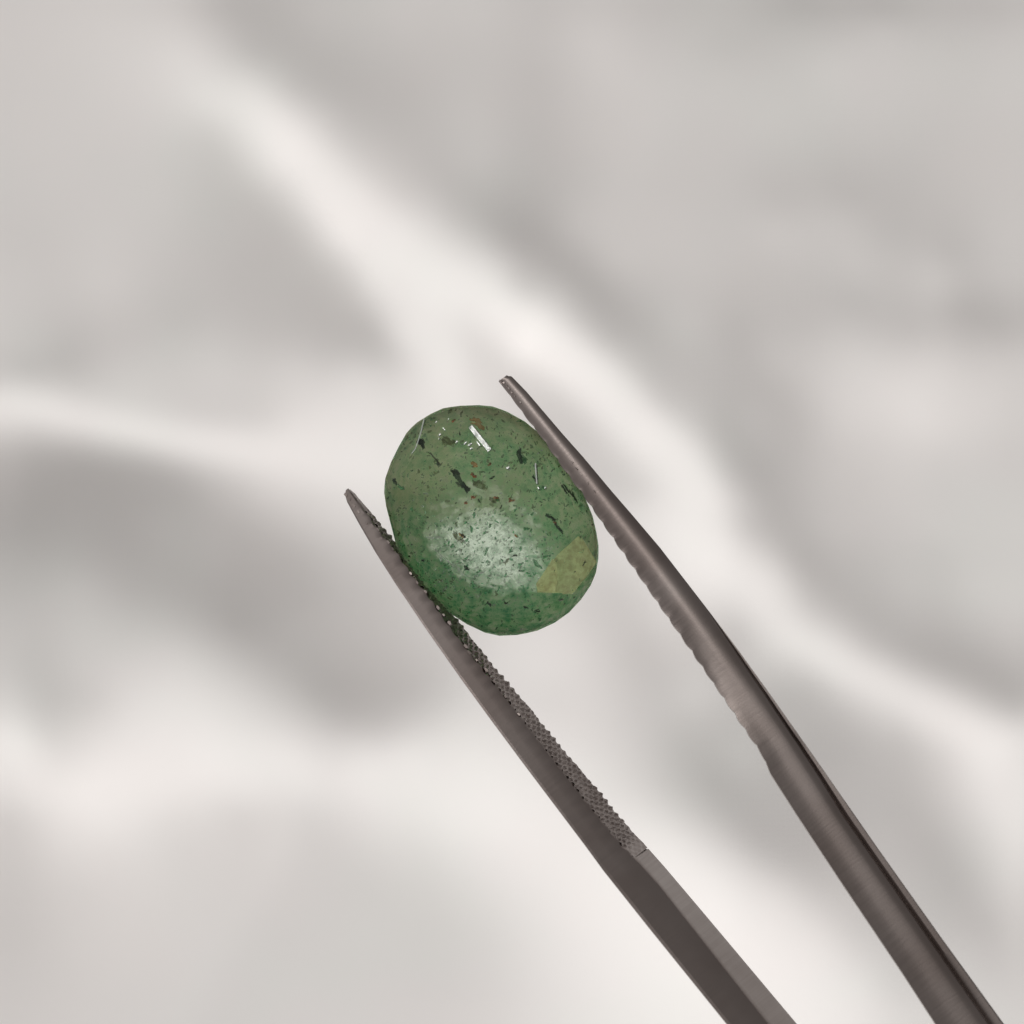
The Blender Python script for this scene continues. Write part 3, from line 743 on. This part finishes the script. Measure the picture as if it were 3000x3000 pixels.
levels = [(0.0, 0.95, 0), (0.5, 0.82, 0), (0.80, 0.58, 0), (1.0, 0.28, 0), (None, 0.05, 0.15), (None, -0.2, 0.45), (None, -0.25, 0.7), (None, -0.5, 1.0)]
thin = []
rings = []
for (k, tv, mixv) in levels:
    ring = []
    for j in range(NA):
        th = 2 * math.pi * j / NA
        e0 = w_edge(th); p_in = wm + e0 * np.array([math.cos(th), math.sin(th)])
        # where that ray meets the rim
        lo_, hi_ = e0, 1.5
        for _ in range(24):
            mid_ = 0.5 * (lo_ + hi_); q_ = wm + mid_ * np.array([math.cos(th), math.sin(th)])
            if frac(*q_) < 0.965: lo_ = mid_
            else: hi_ = mid_
        r_ = e0 * k if k is not None else e0 + (lo_ - e0) * mixv
        q_ = wm + max(r_, 1e-4 * (j + 1) / NA + 1e-3) * np.array([math.cos(th), math.sin(th)])
        z_ = z_span(min(1.0, frac(*q_)))[0] * 0.93 + 0.012
        ring.append(bm.verts.new((q_[0] - C0.x, q_[1] - C0.y, z_))); thin.append(tv + random.uniform(-0.05, 0.05) + (0.30 * max(0.0, math.sin(th + 0.2)) if k is None and mixv < 0.3 else 0.0))
    rings.append(ring)
low = []
for ring in rings:
    rr_ = []
    for v_ in ring:
        rr_.append(bm.verts.new(v_.co - Vector((0, 0, 0.005))))
    low.append(rr_)
thin = thin + thin
for R_, flip in ((rings, False), (low, True)):
    for a, b in zip(R_, R_[1:]):
        for j in range(NA):
            k = (j + 1) % NA
            f_ = (a[j], b[j], b[k], a[k])
            bm.faces.new(f_[::-1] if flip else f_)
for a, b in ((rings[-1], low[-1]),):
    for j in range(NA):
        k = (j + 1) % NA; bm.faces.new((a[j], b[j], b[k], a[k]))
bm.verts.index_update()
mo = bm_obj("milky_zone", bm, milky_material(), gem, True)
at_ = mo.data.attributes.new("thin", 'FLOAT', 'POINT'); at_.data.foreach_set('value', np.array(thin, dtype=np.float32))

# the ochre facet reflection at the lower right, put in as tinted plates
for refl_outline, vz in (([(1545, 1135), (1680, 1320), (1500, 1535), (1260, 1525), (1250, 1462), (1390, 1270)], 0.010), ([(1362, 1292), (1392, 1340), (1405, 1430), (1385, 1522), (1266, 1518), (1257, 1464)], 0.026)):
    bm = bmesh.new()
    top = [bm.verts.new(W3(*Z1(*p), vz) - C0) for p in refl_outline]
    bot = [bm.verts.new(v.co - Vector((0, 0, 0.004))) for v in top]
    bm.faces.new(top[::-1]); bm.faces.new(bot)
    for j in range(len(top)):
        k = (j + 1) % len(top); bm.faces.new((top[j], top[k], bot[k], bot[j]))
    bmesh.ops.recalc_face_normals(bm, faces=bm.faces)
    bm_obj("facet_reflection", bm, M_REFLECTION, gem)

# glints put into the shape: strips added on facet edges, tilted at the tube lamp
M_EDGE = plain("glint_edge", (0.10, 0.14, 0.10), rough=0.07, spec=0.8)
_t = M_EDGE.node_tree; _b = _t.nodes["Principled BSDF"]
_n = _t.nodes.new('ShaderNodeTexNoise'); _n.inputs['Scale'].default_value = 70.0; _n.inputs['Detail'].default_value = 3
_c = _t.nodes.new('ShaderNodeTexCoord'); _t.links.new(_c.outputs['Object'], _n.inputs['Vector'])
_p = _t.nodes.new('ShaderNodeBump'); _p.inputs['Strength'].default_value = 0.2; _p.inputs['Distance'].default_value = 0.004
_t.links.new(_n.outputs['Fac'], _p.inputs['Height']); _t.links.new(_p.outputs['Normal'], _b.inputs['Normal'])
M_DIM_GLINT = plain("dim_glint_edge", (0.10, 0.14, 0.10), rough=0.24, spec=0.7)
def surf_z(x, y):
    hit = None
    ok, loc, nor, idx = gem.ray_cast(Vector((x, y, 5)) - C0, Vector((0, 0, -1)))
    return loc.z
bpy.context.view_layer.update()
def edge_strip(path, width, mat):
    bm = bmesh.new()
    P = [W3(*Z1(*p), 0.08) for p in path]
    P = [Vector((p.x, p.y, surf_z(p.x, p.y))) for p in P]
    mid = sum(P, Vector()) / len(P)
    view = (Vector((0, 0, CAM_Z)) - mid).normalized()
    lamp = (TUBE_DIR * TUBE_D - mid).normalized()
    n = (view + lamp).normalized()
    hw = 0.5 * width * 0.41408 * K
    ring = []
    for j, p in enumerate(P):
        q = P[min(j + 1, len(P) - 1)] - P[max(j - 1, 0)]
        side = n.cross(q).normalized() * hw
        pp = p - n * ((p - mid).dot(n)) + n * (max((x - mid).dot(n) for x in P) + 0.002)      # all on one small flat facet
        ring.append([bm.verts.new(pp + side - C0), bm.verts.new(pp - side - C0), bm.verts.new(pp - side * 1.3 - n * 0.02 - C0), bm.verts.new(pp + side * 1.3 - n * 0.02 - C0)])
    for a, b in zip(ring, ring[1:]):
        for j in range(4):
            k = (j + 1) % 4; bm.faces.new((a[j], a[k], b[k], b[j]))
    bm.faces.new(ring[0]); bm.faces.new(ring[-1][::-1])
    bmesh.ops.recalc_face_normals(bm, faces=bm.faces)
    return bm_obj("facet_glint", bm, mat, gem)
edge_strip([(792, 360), (845, 428), (880, 470), (930, 535)], 30, M_EDGE)
edge_strip([(468, 312), (440, 410), (402, 520), (376, 555)], 7, M_DIM_GLINT)
edge_strip([(1252, 620), (1256, 690), (1264, 770)], 10, M_DIM_GLINT)
# small glints round the top of the stone, more strips tilted at the lamp
for a_, b_, w_ in (((748, 486), (766, 470), 9), ((690, 478), (700, 462), 7), ((775, 500), (800, 478), 10), ((790, 522), (806, 512), 8), ((612, 388), (598, 372), 8), ((568, 428), (580, 412), 7),
                   ((575, 440), (568, 452), 6), ((838, 470), (862, 500), 9), ((632, 312), (640, 302), 6), ((1048, 660), (1070, 648), 9), ((1268, 790), (1276, 806), 6), ((1318, 800), (1326, 788), 6), ((545, 335), (552, 322), 6)):
    edge_strip([a_, ((a_[0] + b_[0]) / 2 + 1, (a_[1] + b_[1]) / 2), b_], w_, M_EDGE)
